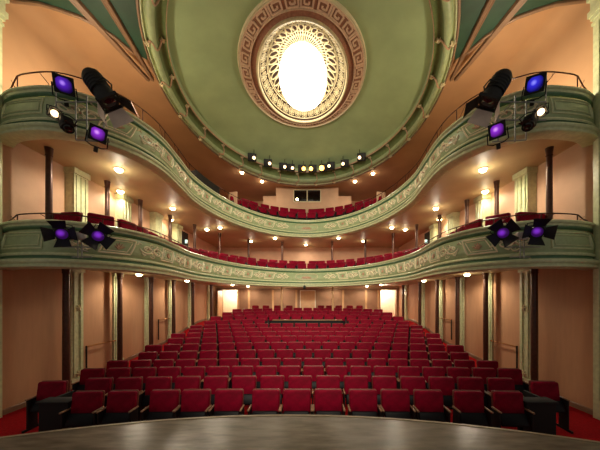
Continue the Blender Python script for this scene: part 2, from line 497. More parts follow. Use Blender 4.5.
# openwork grille
def gr(t, r, z=0): return Vector((*ell(8.5, 1.43*r, 1.93*r, t), 9.56+.85*(1-r*r)+z))
mb = MB()
mb.tube([gr(t, 1.0) for t in ts], .045, 8, closed=True)
mb.build('grille_rim', M_cream, med)
mb = MB()
for r, w in ((.12,.02),(.3,.014),(.95,.018),(.80,.02),(.775,.012),(.55,.016)):
    mb.tube([gr(t, r) for t in ts], w, 6, closed=True)
NO = 32
for i in range(NO):
    t0 = 2*PI*i/NO
    # radial ovals
    mb.tube([gr(t0+.078*math.cos(a), .665+.098*math.sin(a)) for a in [2*PI*k/14 for k in range(14)]], .022, 6, closed=True)
    # scrolls of the outer band
    tt = t0+PI/NO
    for sg in (-1, 1):
        pts = []
        for k in range(22):
            a = k/21*1.7*2*PI; rr = 1-k/21*.8
            pts.append(gr(tt+sg*(.048+.040*rr*math.cos(a)), .875+.062*rr*math.sin(a)))
        mb.tube(pts, .014, 5)
    mb.tube([gr(t0, .80), gr(t0, .95)], .014, 5)
for i in range(NO*2):
    t0 = 2*PI*(i+.5)/(NO*2)
    mb.tube([gr(t0, .55), gr(t0, .30), gr(t0, .12)], [.016, .011, .006], 5)
    mb.tube([gr(t0+.03*math.cos(a), .45+.03*math.sin(a)) for a in [2*PI*k/8 for k in range(8)]], .009, 5, closed=True)
mb.build('openwork_grille', M_cream, med)
mb = MB(); rows = []
for k in range(9):
    v = k/8
    rows.append([(*ell(8.5, 1.46 if v < .55 else 1.46*(1-v)/.45+.001, 1.95 if v < .55 else 1.95*(1-v)/.45+.001, t), 9.56+1.5*v**.8) for t in ts])
mb.grid(rows, closed_u=True)
mb.build('lamp_recess', M_dish, med)
mb = MB(); rows = []
for k in range(10):
    a = k/9*PI/2
    rows.append([(*ell(8.85, .80*math.cos(a)+.002, 1.38*math.cos(a)+.002, t), 9.86-.16*math.sin(a)) for t in ts[::2]])
mb.grid(rows, closed_u=True)
mb.build('lamp_glass', M_glow, med)
settle(med)

# ------------------------------------------------------------------ balconies
half = [(-6.28,5.55),(-5.9,5.34),(-5.5,5.25),(-4.95,5.22),(-4.5,5.38),(-4.1,5.70),(-3.82,6.15),(-3.68,6.8),(-3.74,7.8),(-3.82,8.8),(-3.72,9.8),(-3.45,10.9),(-2.95,12.05),(-2.2,13.1),(-1.2,13.85),(0,14.15)]
full = half+[(-x, y) for x, y in half[-2::-1]]
def catmull(P, sub):
    out = []
    for i in range(len(P)-1):
        p0 = P[max(i-1, 0)]; p1 = P[i]; p2 = P[i+1]; p3 = P[min(i+2, len(P)-1)]
        for k in range(sub):
            t = k/sub
            out.append(tuple(.5*((2*p1[j])+(-p0[j]+p2[j])*t+(2*p0[j]-5*p1[j]+4*p2[j]-p3[j])*t*t+(-p0[j]+3*p1[j]-3*p2[j]+p3[j])*t**3) for j in range(2)))
    out.append(P[-1]); return out
dense = catmull(full, 24)
# arclength resample
def resample(P, step):
    L = [0]
    for a, b in zip(P, P[1:]): L.append(L[-1]+math.dist(a, b))
    N = max(2, round(L[-1]/step)); out = []; j = 0
    for i in range(N+1):
        s = L[-1]*i/N
        while j < len(L)-2 and L[j+1] < s: j += 1
        f = (s-L[j])/max(1e-9, L[j+1]-L[j])
        out.append((P[j][0]*(1-f)+P[j+1][0]*f, P[j][1]*(1-f)+P[j+1][1]*f))
    return out, L[-1]
path, PL = resample(dense, .1)
NP = len(path)
nrm = []
for i in range(NP):
    a = path[max(i-2, 0)]; b = path[min(i+2, NP-1)]
    tx, ty = b[0]-a[0], b[1]-a[1]; l = math.hypot(tx, ty)
    nrm.append((ty/l, -tx/l))
def at(s, off=0):
    """point at arclength s measured from the left wall, off towards the void"""
    f = max(0, min(1, s/PL))*(NP-1); i = min(int(f), NP-2); f -= i
    x = path[i][0]*(1-f)+path[i+1][0]*f; y = path[i][1]*(1-f)+path[i+1][1]*f
    nx_ = nrm[i][0]*(1-f)+nrm[i+1][0]*f; ny_ = nrm[i][1]*(1-f)+nrm[i+1][1]*f
    return x+nx_*off, y+ny_*off, nx_, ny_
def sweep(prof, m, name, parent, z, i0=0, i1=None, closed=False, ang=35):
    i1 = NP-1 if i1 is None else i1
    mb = MB()
    mb.grid([[(path[i][0]+nrm[i][0]*nn, path[i][1]+nrm[i][1]*nn, z+zz) for nn, zz in prof] for i in range(i0, i1+1)], closed_u=closed)
    if closed:
        k = len(prof); o = len(mb.v)-k
        mb.f.append(list(range(k))); mb.f.append([o+j for j in range(k)][::-1])
    return mb.build(name, m, parent, ang=ang)
PAN = [(.0,.72),(.02,.68),(.045,.60),(.065,.50),(.075,.40),(.07,.32),(.05,.27)]
def pan_n(z):
    for (a, za), (b, zb) in zip(PAN, PAN[1:]):
        if zb <= z <= za: return a+(b-a)*(za-z)/(za-zb)
    return .06
def smax(y): return y
def balcony(name, label, zt, zs, floors):
    """zt top of the parapet, zs underside, floors: list of (offset behind parapet, height)"""
    root = thing(name, label, 'balcony', (0, 14.15, zs))
    z = zt-.92
    sweep([(-.14,.0),(-.14,.92),(.03,.92),(.06,.905),(.075,.88),(.07,.855),(.04,.84),(.03,.80),(-.14,.78)], M_lgreen, 'top_moulding', root, z, closed=True)
    sweep([(.03,.80),(.035,.77),(.02,.745),(.0,.73)], M_dgreen, 'upper_fillet', root, z)
    sweep(PAN, M_green, 'parapet_panel', root, z)
    sweep([(.05,.27),(.07,.265),(.09,.245),(.095,.22),(.08,.20)], M_lgreen, 'bead_moulding', root, z)
    sweep([(.08,.20),(.06,.19),(.06,.15),(.08,.14)], M_dgreen, 'lower_fillet', root, z)
    sweep([(.08,.14),(.12,.135),(.15,.115),(.16,.085),(.15,.055),(.12,.04),(.115,.02),(.13,.0),(.13,-.03),(.08,-.05),(-.14,-.05)], M_lgreen, 'base_moulding', root, z)
    # slab between the parapet and the walls
    def wallpt(i):
        u = i/(NP-1)
        a = u if u <= .5 else 1-u
        L1 = BACK-5.55; L2 = WX
        s = (a*2)**1.0*(L1+L2)
        p = (-WX, 5.55+s) if s <= L1 else (-WX+(s-L1), BACK)
        return p if u <= .5 else (-p[0], p[1])
    mb = MB(); ws = [wallpt(i) for i in range(NP)]
    inn = [(path[i][0]-nrm[i][0]*.02, path[i][1]-nrm[i][1]*.02) for i in range(NP)]
    K = 6; rows = []
    for zz in (zs, zs+.22):
        rr = [[(inn[i][0]*(1-k/K)+ws[i][0]*k/K, inn[i][1]*(1-k/K)+ws[i][1]*k/K, zz) for i in range(NP)] for k in range(K+1)]
        rows += rr if zz == zs else rr[::-1]
    mb.grid(rows, closed_v=True)
    sl = mb.build('floor_slab', M_soff, root)
    for off, i0, i1, z0, z1 in floors:
        mb = MB(); rr = []
        for i in range(i0, i1+1):
            x, y = path[i][0]-nrm[i][0]*off, path[i][1]-nrm[i][1]*off
            wx, wy = ws[i]
            rr.append([(x, y, z0), (x, y, z1), (wx*.999, min(wy, BACK-.01), z1), (wx*.999, min(wy, BACK-.01), z0)])
        mb.grid(rr, closed_u=True)
        k = len(rr); o = len(mb.v)
        mb.f.append([0,1,2,3]); mb.f.append([o-1,o-2,o-3,o-4])
        mb.build('seating_step', M_carpet, root, ang=25)
    # relief ornament
    def sp(s, zz, lift=.012):
        nn = pan_n(zz)+lift
        x, y, a, b = at(s, nn); return (x, y, z+zz)
    def spiral(mb_, s0, zc, r, turns, sg, rad, ph=0, flip=1):
        pts = []
        for k in range(26):
            f = k/25; a = ph+flip*f*turns*2*PI; rr = r*(1-.85*f)
            pts.append(sp(s0+sg*rr*math.cos(a)*1.5, zc+rr*math.sin(a), .006))
        mb_.tube(pts, [rad*(1-.5*k/25) for k in range(26)], 5)
    def loop(mb_, q, rad):
        pts = []
        for j in range(len(q)):
            c_, d_ = q[j], q[(j+1) % len(q)]
            for k in range(8): pts.append(sp(c_[0]+(d_[0]-c_[0])*k/8, c_[1]+(d_[1]-c_[1])*k/8, .008))
        mb_.tube(pts, rad, 5, closed=True)
    for m_ in (-1, 1):
        def S_(s): return s if m_ < 0 else PL-s
        sg = 1 if m_ < 0 else -1
        fm = MB(); a, b = .35, 1.3
        for ins, rad in ((0, .018), (.06, .01)):
            loop(fm, [(S_(a+ins), .34+ins), (S_(b-ins), .34+ins), (S_(b-ins), .66-ins), (S_(a+ins), .66-ins)], rad)
        fm.build('field_frame', M_lgreen, root)
        s = 1.75; k = 0
        while s < PL/2-1.0:
            if k % 2 == 1:
                # slanted strapwork field
                fm = MB()
                for ins, rad in ((0, .02), (.05, .011)):
                    loop(fm, [(S_(s-.20+ins*1.6), .33+ins), (S_(s+.34-ins*1.2), .33+ins), (S_(s+.50-ins*1.6), .67-ins), (S_(s-.04+ins*1.2), .67-ins)], rad)
                fo = fm.build('strapwork_field', M_creaml, root)
                sh = MB()
                for q in range(5):
                    t = -1.0+2.0*q/4
                    sh.tube([sp(S_(s+.12), .42), sp(S_(s+.15+.06*math.sin(t)), .42+.09*math.cos(t)), sp(S_(s+.16+.11*math.sin(t)), .42+.15*math.cos(t))], [.008,.02,.01], 5)
                sh.build('shell_ornament', M_pink, fo)
                s += .74
            else:
                orn = MB()
                spiral(orn, S_(s), .52, .12, 1.5, sg, .024, ph=PI, flip=1)
                spiral(orn, S_(s+.30), .48, .12, 1.5, -sg, .024, ph=PI, flip=-1)
                spiral(orn, S_(s+.15), .62, .05, 1.2, sg, .011, ph=0, flip=1)
                spiral(orn, S_(s+.15), .37, .05, 1.2, -sg, .011, ph=0, flip=-1)
                for j in range(9):
                    s1 = s-.24+j*.085; zz = .5+.10*math.sin(j*2.1+k)
                    orn.tube([sp(S_(s1), zz), sp(S_(s1+.06), zz+.055*(-1)**j), sp(S_(s1+.12), zz+.03*(-1)**j)], [.010,.026,.008], 5)
                oo = orn.build('scroll_ornament', M_creaml, root)
                pk = MB()
                for j in range(3): pk.tube([sp(S_(s+.03+.12*j), .5+.03*(-1)**j, .0), sp(S_(s+.03+.12*j), .5+.03*(-1)**j, .03)], .022, 6)
                pk.build('rosette', M_pink, oo)
                s += .62
            k += 1
    c = PL/2; fm = MB()
    for w_, h_, rad in ((.62,.17,.014), (.55,.13,.008)):
        fm.tube([sp(c+w_*math.copysign(abs(math.cos(a))**.6, math.cos(a)), .5+h_*math.copysign(abs(math.sin(a))**.7, math.sin(a))) for a in [2*PI*j/40 for j in range(40)]], rad, 5, closed=True)
    fo = fm.build('centre_cartouche', M_cream, root); pk = MB()
    for j in range(11):
        t = -1.4+2.8*j/10
        pk.tube([sp(c, .40), sp(c+.18*math.sin(t), .40+.08*math.cos(t)), sp(c+.3*math.sin(t), .40+.17*math.cos(t))], [.01,.022,.01], 5)
    pk.build('shell_ornament', M_pink, fo)
    settle(root)
    return root
iA = round(.27*(NP-1)); iB = NP-1-iA
lowb = balcony('balcony', 'lower curved green balcony with cream scrollwork, just above the stalls', 4.07, 3.32,
    [(.22, 8, NP-9, 3.5, 3.62), (1.15, iA, NP-1-iA, 3.6, 3.88)])
iC = round(.34*(NP-1))
upb = balcony('balcony', 'upper curved green balcony with cream scrollwork, beneath the oval dome', 6.74, 6.0,
    [(.22, iC, NP-1-iC, 6.2, 6.5), (.98, iC, NP-1-iC, 6.45, 6.94)])

# thin iron handrails on the parapets
def handrail_run(s0, s1, z0, h, label, first_drop, mirror):
    r = thing('parapet_handrail', label, 'handrail', (0, 0, z0))
    tb = MB(); N = max(8, int((s1-s0)/.12)); pts = []
    for k in range(N+1):
        s = s0+(s1-s0)*k/N
        dz = h
        if first_drop and s-s0 < .55: dz = h*(.55+.45*min(1, max(0, (s-s0-.3)/.2)))
        x, y, _, _ = at(s, -.06)
        pts.append((-x if mirror else x, y, dz))
    tb.tube(pts, .013, 7)
    tb.build('rail', M_brass, r)
    s = s0+.5
    while s < s1:
        x, y, _, _ = at(s, -.06); m_ = -1 if mirror else 1
        MB().tube([(m_*x, y, 0), (m_*x, y, h)], .011, 6).build('baluster', M_brass, r)
        x2, y2, _, _ = at(s-.3, -.06)
        MB().tube([(m_*x2, y2, h), (m_*x, y, 0.0)], .006, 5).build('brace', M_brass, r)
        s += .85
    return r
SU = 10.9
handrail_run(.05, SU, 6.73, .36, 'thin bronze handrail above the left side of the upper balcony', True, False)
handrail_run(.05, SU, 6.73, .36, 'thin bronze handrail above the right side of the upper balcony', True, True)
handrail_run(.05, 6.6, 4.06, .16, 'low bronze handrail above the left side of the lower balcony', True, False)
handrail_run(.05, 6.6, 4.06, .16, 'low bronze handrail above the right side of the lower balcony', True, True)

# ------------------------------------------------------------------ columns
def column(x, y, z0, z1, r, label, group, M_col=M_col):
    t = thing('iron_column', label, 'column', (x, y, z0), 0, group)
    h = z1-z0
    MB().lathe([(r, .12), (r, .2), (r*.98, h*.5), (r*.9, h-.2)], 16).build('shaft', M_col, t)
    MB().lathe([(r*1.5, 0), (r*1.5, .06), (r*1.25, .09), (r*1.1, .13)], 16).build('base', M_col, t)
    MB().lathe([(r*.92, h-.2), (r*1.1, h-.18), (r*1.0, h-.15), (r*1.15, h-.05), (r*1.25, h)], 16).build('capital', M_col, t)
    return t
for sd, side in ((-1, 'left'), (1, 'right')):
    for i, y in enumerate([6.64, 8.5, 10.15, 11.8, 13.7, 16.2]):
        column(sd*5.98, y, zf(y), 3.32, .078, 'brown iron column by the %s stalls wall, %s from the stage' % (side, ORD[i+1]), 'columns along the stalls walls')
    for i, (x, y) in enumerate([(5.84,6.07),(5.84,7.8),(5.84,9.3),(5.7,11.0),(5.3,12.4),(4.7,14.1),(3.5,15.6),(1.55,16.1)]):
        column(sd*x, y, 3.62 if i < 3 else (3.62 if i < 3 else 3.88), 6.0, .066, 'brown iron column on the lower balcony, %s from the stage on the %s' % (ORD[i+1], side), 'columns on the lower balcony')
column(-1.42, 14.75, zf(14.75), 3.32, .06, 'free-standing pale brown column among the back stalls rows, left of centre', 'columns among the back stalls', M_door)
column(1.48, 14.75, zf(14.75), 3.32, .06, 'free-standing pale brown column among the back stalls rows, right of centre', 'columns among the back stalls', M_door)

# ------------------------------------------------------------------ seats
def seat_proto(full_):
    t = thing('theatre_seat', 'x', 'theatre seat', (0,0,0))
    tilt = Matrix.Translation((0,0,.5)) @ Matrix.Rotation(math.radians(-7), 4, 'X') @ Matrix.Translation((0,0,-.5))
    MB().rbox(-.243, .243, -.085, -.005, .47, .855, .035, tilt).build('backrest', M_red, t)
    MB().rbox(-.25, .25, -.005, .02, .40, .868, .03, tilt).build('back_shell', M_shell, t)
    st_ = Matrix.Translation((0,-.1,.34)) @ Matrix.Rotation(math.radians(-24), 4, 'X') 
    MB().rbox(-.225, .225, -.12, -.06, -.04, .17, .03, st_).build('seat', M_navy, t)
    if full_:
        for s in (-1, 1):
            MB().rbox(s*.263-.017, s*.263+.017, -.25, .0, .575, .605, .012).build('armrest', M_wood, t)
            m = MB(); m.box(s*.263-.012, s*.263+.012, -.22, -.02, .04, .575); m.box(s*.263-.018, s*.263+.018, -.3, .03, 0, .04)
            m.build('leg', M_black, t, smooth=False)
    else:
        for s in (-1, 1):
            MB().box(s*.263-.015, s*.263+.015, -.22, -.0, 0, .6).build('leg', M_black, t, smooth=False)
    return t
P_full = seat_proto(True); P_far = seat_proto(False)
used = set()
def put_seat(P, x, y, z, rz, label, group):
    o = P if P.name not in used else copy_tree(P)
    used.add(P.name)
    o.location = (x, y, z); o.rotation_euler = (0, 0, rz)
    o['label'] = label; o['group'] = group
    return o
row1 = [-3.62,-3.03,-2.31,-1.76,-1.18,-.52,.03,.59,1.21,1.78,2.36,3.05,3.72]
counts = {2:17,3:18,4:18,5:17,6:18,7:17,8:18,9:17,10:18,11:17,12:17,13:16,14:15}
for r in range(1, 15):
    D = 4.65+.8*(r-1); k = .007+.0015*(r-1)
    if r == 1: xs_ = row1
    else:
        nn = counts[r]; p = .568
        xs_ = [.05+(i-(nn-1)/2)*p for i in range(nn)]
        # a slightly wider gap here and there, as between the seat banks
        if r == 2: xs_ = [x*1.03 for x in xs_]
        if r == 11: xs_ = [x for x in xs_ if abs(x-.05) > 1.8]
    for i, x in enumerate(xs_):
        y = D-k*x*x
        y += random.uniform(-.008, .008)
        rz = math.atan(2*k*x)*-1
        where = 'front row' if r == 1 else ('%s row from the stage' % ORD[r] if r < 14 else 'rearmost row')
        if i == 0: pos = 'leftmost'
        elif i == len(xs_)-1: pos = 'rightmost'
        elif i < len(xs_)/2: pos = ORD[i+1]+' from the left'
        else: pos = ORD[len(xs_)-i]+' from the right'
        if r == 11:
            pos = (ORD[i+1]+' from the left') if i < len(xs_)/2 else (ORD[len(xs_)-i]+' from the right')
        if r == 2 and i in (0, len(xs_)-1): x += -.17 if i == 0 else .12; y -= .16
        put_seat(P_full if r <= 7 else P_far, x, y, zf(y)+(0 if r < 5 else .0), rz,
                 'red velvet stalls seat, %s in the %s' % (pos, where), 'red velvet seats in the stalls')
# gallery seats
def gallery(off, z, xlim, ylim, p, nm, wh):
    cur = [(path[i][0]-nrm[i][0]*off, path[i][1]-nrm[i][1]*off, nrm[i]) for i in range(NP)]
    mid = NP//2; L = [0]*NP
    for i in range(mid+1, NP): L[i] = L[i-1]+math.dist(cur[i][:2], cur[i-1][:2])
    for i in range(mid-1, -1, -1): L[i] = L[i+1]-math.dist(cur[i][:2], cur[i+1][:2])
    pts = []
    for k in range(-40, 41):
        s_ = (k+.5)*p
        j = min(range(NP), key=lambda i: abs(L[i]-s_))
        if abs(L[j]-s_) > .15: continue
        x, y, n_ = cur[j]
        if abs(x) <= xlim and y >= ylim and abs(x) < WX-.35: pts.append((x, y, n_))
    nn = len(pts)
    for i, (x, y, n_) in enumerate(pts):
        rz = math.atan2(n_[0], -n_[1])
        pos = ORD[i+1]+' from the left' if i < nn/2 else ORD[nn-i]+' from the right'
        if i == 0: pos = 'leftmost'
        if i == nn-1: pos = 'rightmost'
        put_seat(P_far, x, y, z, rz, 'red gallery seat, %s in the %s row of the %s balcony' % (pos, nm, wh), 'red seats on the %s balcony' % wh)
    print('GALLERY', nm, wh, nn)
c = PL/2
gallery(.78, 3.62, 9, 5.9, .60, 'front', 'lower')
gallery(1.58, 3.88, 5.6, 11.5, .60, 'back', 'lower')
gallery(.70, 6.5, 3.55, 11.9, .572, 'front', 'upper')
gallery(1.36, 6.94, 3.6, 12.2, .572, 'back', 'upper')

# loose chairs behind the last row
def chair_proto():
    t = thing('banquet_chair', 'x', 'chair')
    MB().rbox(-.21, .21, -.03, .03, .5, .92, .05).build('backrest', M_dred, t)
    MB().rbox(-.22, .22, -.03, .03, -.22, .22, .05, Matrix.Translation((0,-.22,.45)) @ Matrix.Rotation(PI/2, 4, 'X')).build('seat', M_dred, t)
    for x, y, h in ((-.2,-.4,.43), (.2,-.4,.43), (-.2,0,.88), (.2,0,.88)):
        MB().tube([(x, y, 0), (x, y, h)], .012, 6).build('leg', M_black, t)
    return t
P_ch = chair_proto()
cxs = [255,265.5,277,289,321,329.5,339,350,360]
for i, p in enumerate(cxs):
    o = P_ch if i == 0 else copy_tree(P_ch)
    x = (p-312)*16.6/F+CX
    o.location = (x, 16.75, zf(16.7)); o.rotation_euler = (0,0,random.uniform(-.06,.06))
    o['label'] = 'dark red chair against the back stalls wall, %s' % ('leftmost of all' if i == 0 else 'rightmost of all' if i == 8 else (ORD[i+1]+' from the left' if i < 5 else ORD[9-i]+' from the right'))
    o['group'] = 'dark red chairs along the back wall'

# black boxes beside the outer seats near the stage
for sd, side in ((-1, 'left'), (1, 'right')):
    t = thing('side_barrier', 'black wooden barrier box at the %s end of the front seats' % side, 'barrier', (sd*4.17+.05, 4.66, 0))
    a = .25
    MB().box(-a, a, -.22, -.17, 0, .70).build('front_panel', M_box, t, smooth=False)
    q, w = sorted((sd*a, sd*(a-.05)))
    MB().box(q, w, -.17, .42, 0, .70).build('side_panel', M_box, t, smooth=False)
    MB().rbox(-a-.03, a+.03, -.25, .0, .70, .73, .01).build('top_cap', M_box, t)
    MB().box(-a+.05, a-.05, .0, .05, 0, .5).build('back_panel', M_box, t, smooth=False)

# low step ledge in front of the twelfth row where the eleventh row is missing
t = thing('control_desk', 'low pale-topped desk across the gap in the middle of the back stalls', 'desk', (.07, 12.8, zf(12.9)))
MB().rbox(-1.7, 1.7, -.2, .12, .70, .735, .01).build('desk_top', M_wood, t)
MB().box(-1.66, 1.66, -.1, -.07, 0, .70).build('front_panel', M_box, t, smooth=False)
for x in (-1.6, -.55, .55, 1.6): MB().box(x-.03, x+.03, -.07, .08, 0, .70).build('leg', M_black, t, smooth=False)

# wall handrails in the stalls
for sd, side in ((-1, 'left'), (1, 'right')):
    for y0, y1, z, zb, lab in ((7.55, 8.75, 1.09, .3, 'near the stage'), (11.1, 12.5, 1.57, .72, 'farther from the stage')):
        t = thing('wall_handrail', 'slim brass handrail on the %s stalls wall, %s' % (side, lab), 'handrail', (sd*WX, y0, z))
        MB().tube([(-sd*.07, 0, 0), (-sd*.07, y1-y0, 0)], .018, 8).build('rail', M_brass2, t)
        MB().tube([(-sd*.05, 0, 0.02), (-sd*.05, 0, zb-z)], .022, 6).build('end_post', M_black, t)
        for yy in (.1, y1-y0-.05):
            MB().tube([(0, yy, -.03), (-sd*.07, yy, -.01)], .01, 6).build('bracket', M_brass2, t)

# ------------------------------------------------------------------ projection booth and upper gallery fittings
booth = thing('projection_booth', 'tan control booth with a dark window behind the top balcony seats', 'booth', (0, 15.75, 6.94))
bx0, bx1, bz0, bz1 = -1.88, 1.9, 6.945, 9.195
wx0, wx1, wz0, wz1 = -.8, .82, 8.33, 9.05
m = MB()
for a in ((bx0, wx0, bz0, bz1), (wx1, bx1, bz0, bz1), (wx0, wx1, bz0, wz0), (wx0, wx1, wz1, bz1)):
    m.box(a[0], a[1], 15.75, 15.85, a[2], a[3])
m.box(bx0, bx0+.1, 15.85, BACK-.02, bz0, bz1); m.box(bx1-.1, bx1, 15.85, BACK-.02, bz0, bz1)
m.build('booth_wall', M_gtan, booth, smooth=False)
wd = MB().box(wx0, wx1, 15.8, 15.81, wz0, wz1).build('booth_window', M_glass, booth, smooth=False)
m = MB()
for a in ((wx0-.03, wx0+.02, wz0, wz1), (wx1-.02, wx1+.03, wz0, wz1), (wx0, wx1, wz0-.03, wz0+.02), (wx0, wx1, wz1-.02, wz1+.03), (-.02, .04, wz0, wz1)):
    m.box(a[0], a[1], 15.72, 15.78, a[2], a[3])
fr = m.build('window_frame', M_cream, booth, smooth=False)
m = MB().lathe([(.0, 0), (.07, .0), (.07, .02), (0, .03)], 12, Matrix.Translation((wx0+.2, 15.79, wz0+.16)) @ Matrix.Rotation(PI/2, 4, 'X')).build('reading_lamp', M_dl, booth)
settle(booth)
for sd, side in ((-1, 'left'), (1, 'right')):
    a, b = sorted((sd*1.9, sd*2.75))
    tag(MB().box(a, b, 16.2, BACK-.02, 6.945, 8.85).build('booth_annex', M_gtan, smooth=False), 'lower tan cupboard block on the %s of the control booth' % side, 'cupboard')
    x, y, nx_, ny_ = at(c-sd*-1*0+(-1 if sd < 0 else 1)*5.35, -.55)
    tag(MB().rbox(-.25, .25, -.02, .02, 0, 1.1, .05, Matrix.Translation((0, 0, 0))).build('draught_screen', M_gtan), 'small tan partition screen behind the %s rail of the upper balcony' % side, 'screen')
    o = C.objects[-1]; o.location = (-3.5 if sd < 0 else 3.62, 12.5, 6.5); o.rotation_euler = (0, 0, sd*.35)
# dark cover lying along the rail on the left
i0 = int(6.1/PL*(NP-1)); i1 = int(7.6/PL*(NP-1))
mm = sweep([(-.05,.0),(-.02,.28),(-.07,.31),(-.35,.25),(-.38,.0)], M_black, 'rail_cover', None, 6.78, i0, i1, closed=True)
tag(mm, 'black cover panel fixed along the left rail of the upper balcony', 'cover')
# lit emergency signs at the gallery doors
for sd, side in ((-1, 'left'), (1, 'right')):
    t = thing('emergency_sign', 'small lit green-white sign beside the dark %s gallery doorway' % side, 'sign', (sd*6.15, 13.35, 5.3))
    MB().box(-.06, .06, -.02, .02, 0, .2).build('housing', M_white, t, smooth=False)
    MB().box(-.055, .055, -.03, -.021, .02, .18).build('sign_face', M_sign, t, smooth=False)
    mb = MB().box(*sorted((sd*WX, sd*(WX-.03))), 12.85, 13.8, 3.8, 5.9)
    structure(mb.build('door_%d' % (3 if sd < 0 else 4), M_dark, smooth=False))

# ------------------------------------------------------------------ downlights
P_dl = None
def downlight(x, y, z, label, group, power, r=.07):
    global P_dl
    if P_dl is None:
        P_dl = thing('ceiling_downlight', 'x', 'downlight')
        MB().lathe([(.095, 0), (.13, 0), (.13, -.012), (.11, -.03), (.09, -.02), (.09, 0)], 20).build('trim_ring', M_cream, P_dl)
        MB().lathe([(.09, -.0), (.09, -.04), (.07, -.075), (.04, -.092), (.002, -.098)], 16).build('lens', M_dl, P_dl)
        o = P_dl
    else: o = copy_tree(P_dl)
    o.location = (x, y, z); o['label'] = label; o['group'] = group
    light('downlight_lamp', 'SPOT', (x, y, z-.13), power*2.4, (1,.86,.66), .06, spot_size=math.radians(172), spot_blend=.5)
    light('downlight_lamp', 'POINT', (x, y, z-.3), power*.2, (1,.86,.66), .05)
LW = 1.0
for p, q, k in ((139,273.5,1),(187,280,1),(232.6,284,.8),(250,286,.8),(282,285.7,.8)):
    d = .82*F/(298-q); P = px(p, q, d)
    for sd, side in ((-1,'left'),(1,'right')):
        i = {139:1,187:2,232.6:3,250:4,282:5}[p]
        downlight(sd*abs(P.x), min(P.y, 17.2), 3.32, 'small lit downlight under the lower balcony, %s from the stage on the %s' % (ORD[i], side), 'downlights over the stalls', 34*LW*k)
for i, (p, q) in enumerate(((120.7,168.7),(174,207.7),(221,227),(276,237.7))):
    d = 3.5*F/(298-q); P = px(p, q, d)
    for sd, side in ((-1,'left'),(1,'right')):
        downlight(sd*abs(P.x-.05), P.y, 6.0, 'bright downlight under the upper balcony near its front edge, %s from the stage, %s' % (ORD[i+1], side), 'inner downlights under the upper balcony', (60,42,34,34)[i]*LW)
for i, (p, q) in enumerate(((114,190.7),(166,219),(207,229),(251,240.7))):
    d = 3.5*F/(298-q); P = px(p, q, d); X = min(abs(P.x), 5.95)
    for sd, side in ((-1,'left'),(1,'right')):
        downlight(sd*X, P.y, 6.0, 'downlight close to the wall under the upper balcony, %s from the stage, %s' % (ORD[i+1], side), 'wall downlights under the upper balcony', 17*LW)
downlight(-.1, 16.9, 6.0, 'downlight at the middle of the back wall above the lower balcony seats', 'wall downlights under the upper balcony', 30*LW)
for i, (p, q) in enumerate(((242,172),(262,181),(355,181),(373,173))):
    d = 6.7*F/(298-q); P = px(p, q, d)
    downlight(P.x, P.y, 9.2, 'downlight in the brown ceiling behind the oval cornice, %s from the left' % ORD[i+1], 'ceiling downlights over the upper balcony', 15*LW)

# ------------------------------------------------------------------ stage lanterns
def aim(o, d): o.rotation_mode = 'QUATERNION'; o.rotation_quaternion = Vector(d).to_track_quat('Y', 'Z')
RY = Matrix.Rotation(-PI/2, 4, 'X')     # lathe axis z -> y
def par_can(name, label, loc, d, gel, core, size=.36, roll=0):
    t = thing(name, label, 'stage light', loc); aim(t, d)
    if roll: t.rotation_quaternion = t.rotation_quaternion @ Matrix.Rotation(roll, 4, 'Y').to_quaternion()
    h = size/2
    MB().lathe([(.02,-.42),(.07,-.41),(.1,-.34),(.11,-.25),(h*.88,-.14),(h*.9,-.02)], 20, RY).build('can', M_black, t)
    m = MB()
    for a in ((-h,h,-h,-h+.035),(-h,h,h-.035,h),(-h,-h+.035,-h+.035,h-.035),(h-.035,h,-h+.035,h-.035)): m.box(a[0],a[1],-.02,.03,a[2],a[3])
    gf = m.build('gel_frame', M_black, t, smooth=False)
    MB().box(-h+.035, h-.035, -.015, -.005, -h+.035, h-.035).build('front_plate', M_black, gf, smooth=False)
    MB().lathe([(h*.86, -.004), (h*.8, .006), (h*.4, .014), (.002, .018)], 24, RY).build('lens', gel, t)
    m = MB(); m.tube([(-h-.02,-.12,0), (-h-.03,-.12,-h-.06), (-h*.6,-.12,-h-.1), (h*.6,-.12,-h-.1), (h+.03,-.12,-h-.06), (h+.02,-.12,0)], .012, 6)
    m.build('yoke', M_black, t)
    MB().rbox(-.035,.035,-.16,-.08,-h-.2,-h-.1,.012).build('clamp', M_black, t)
    return t
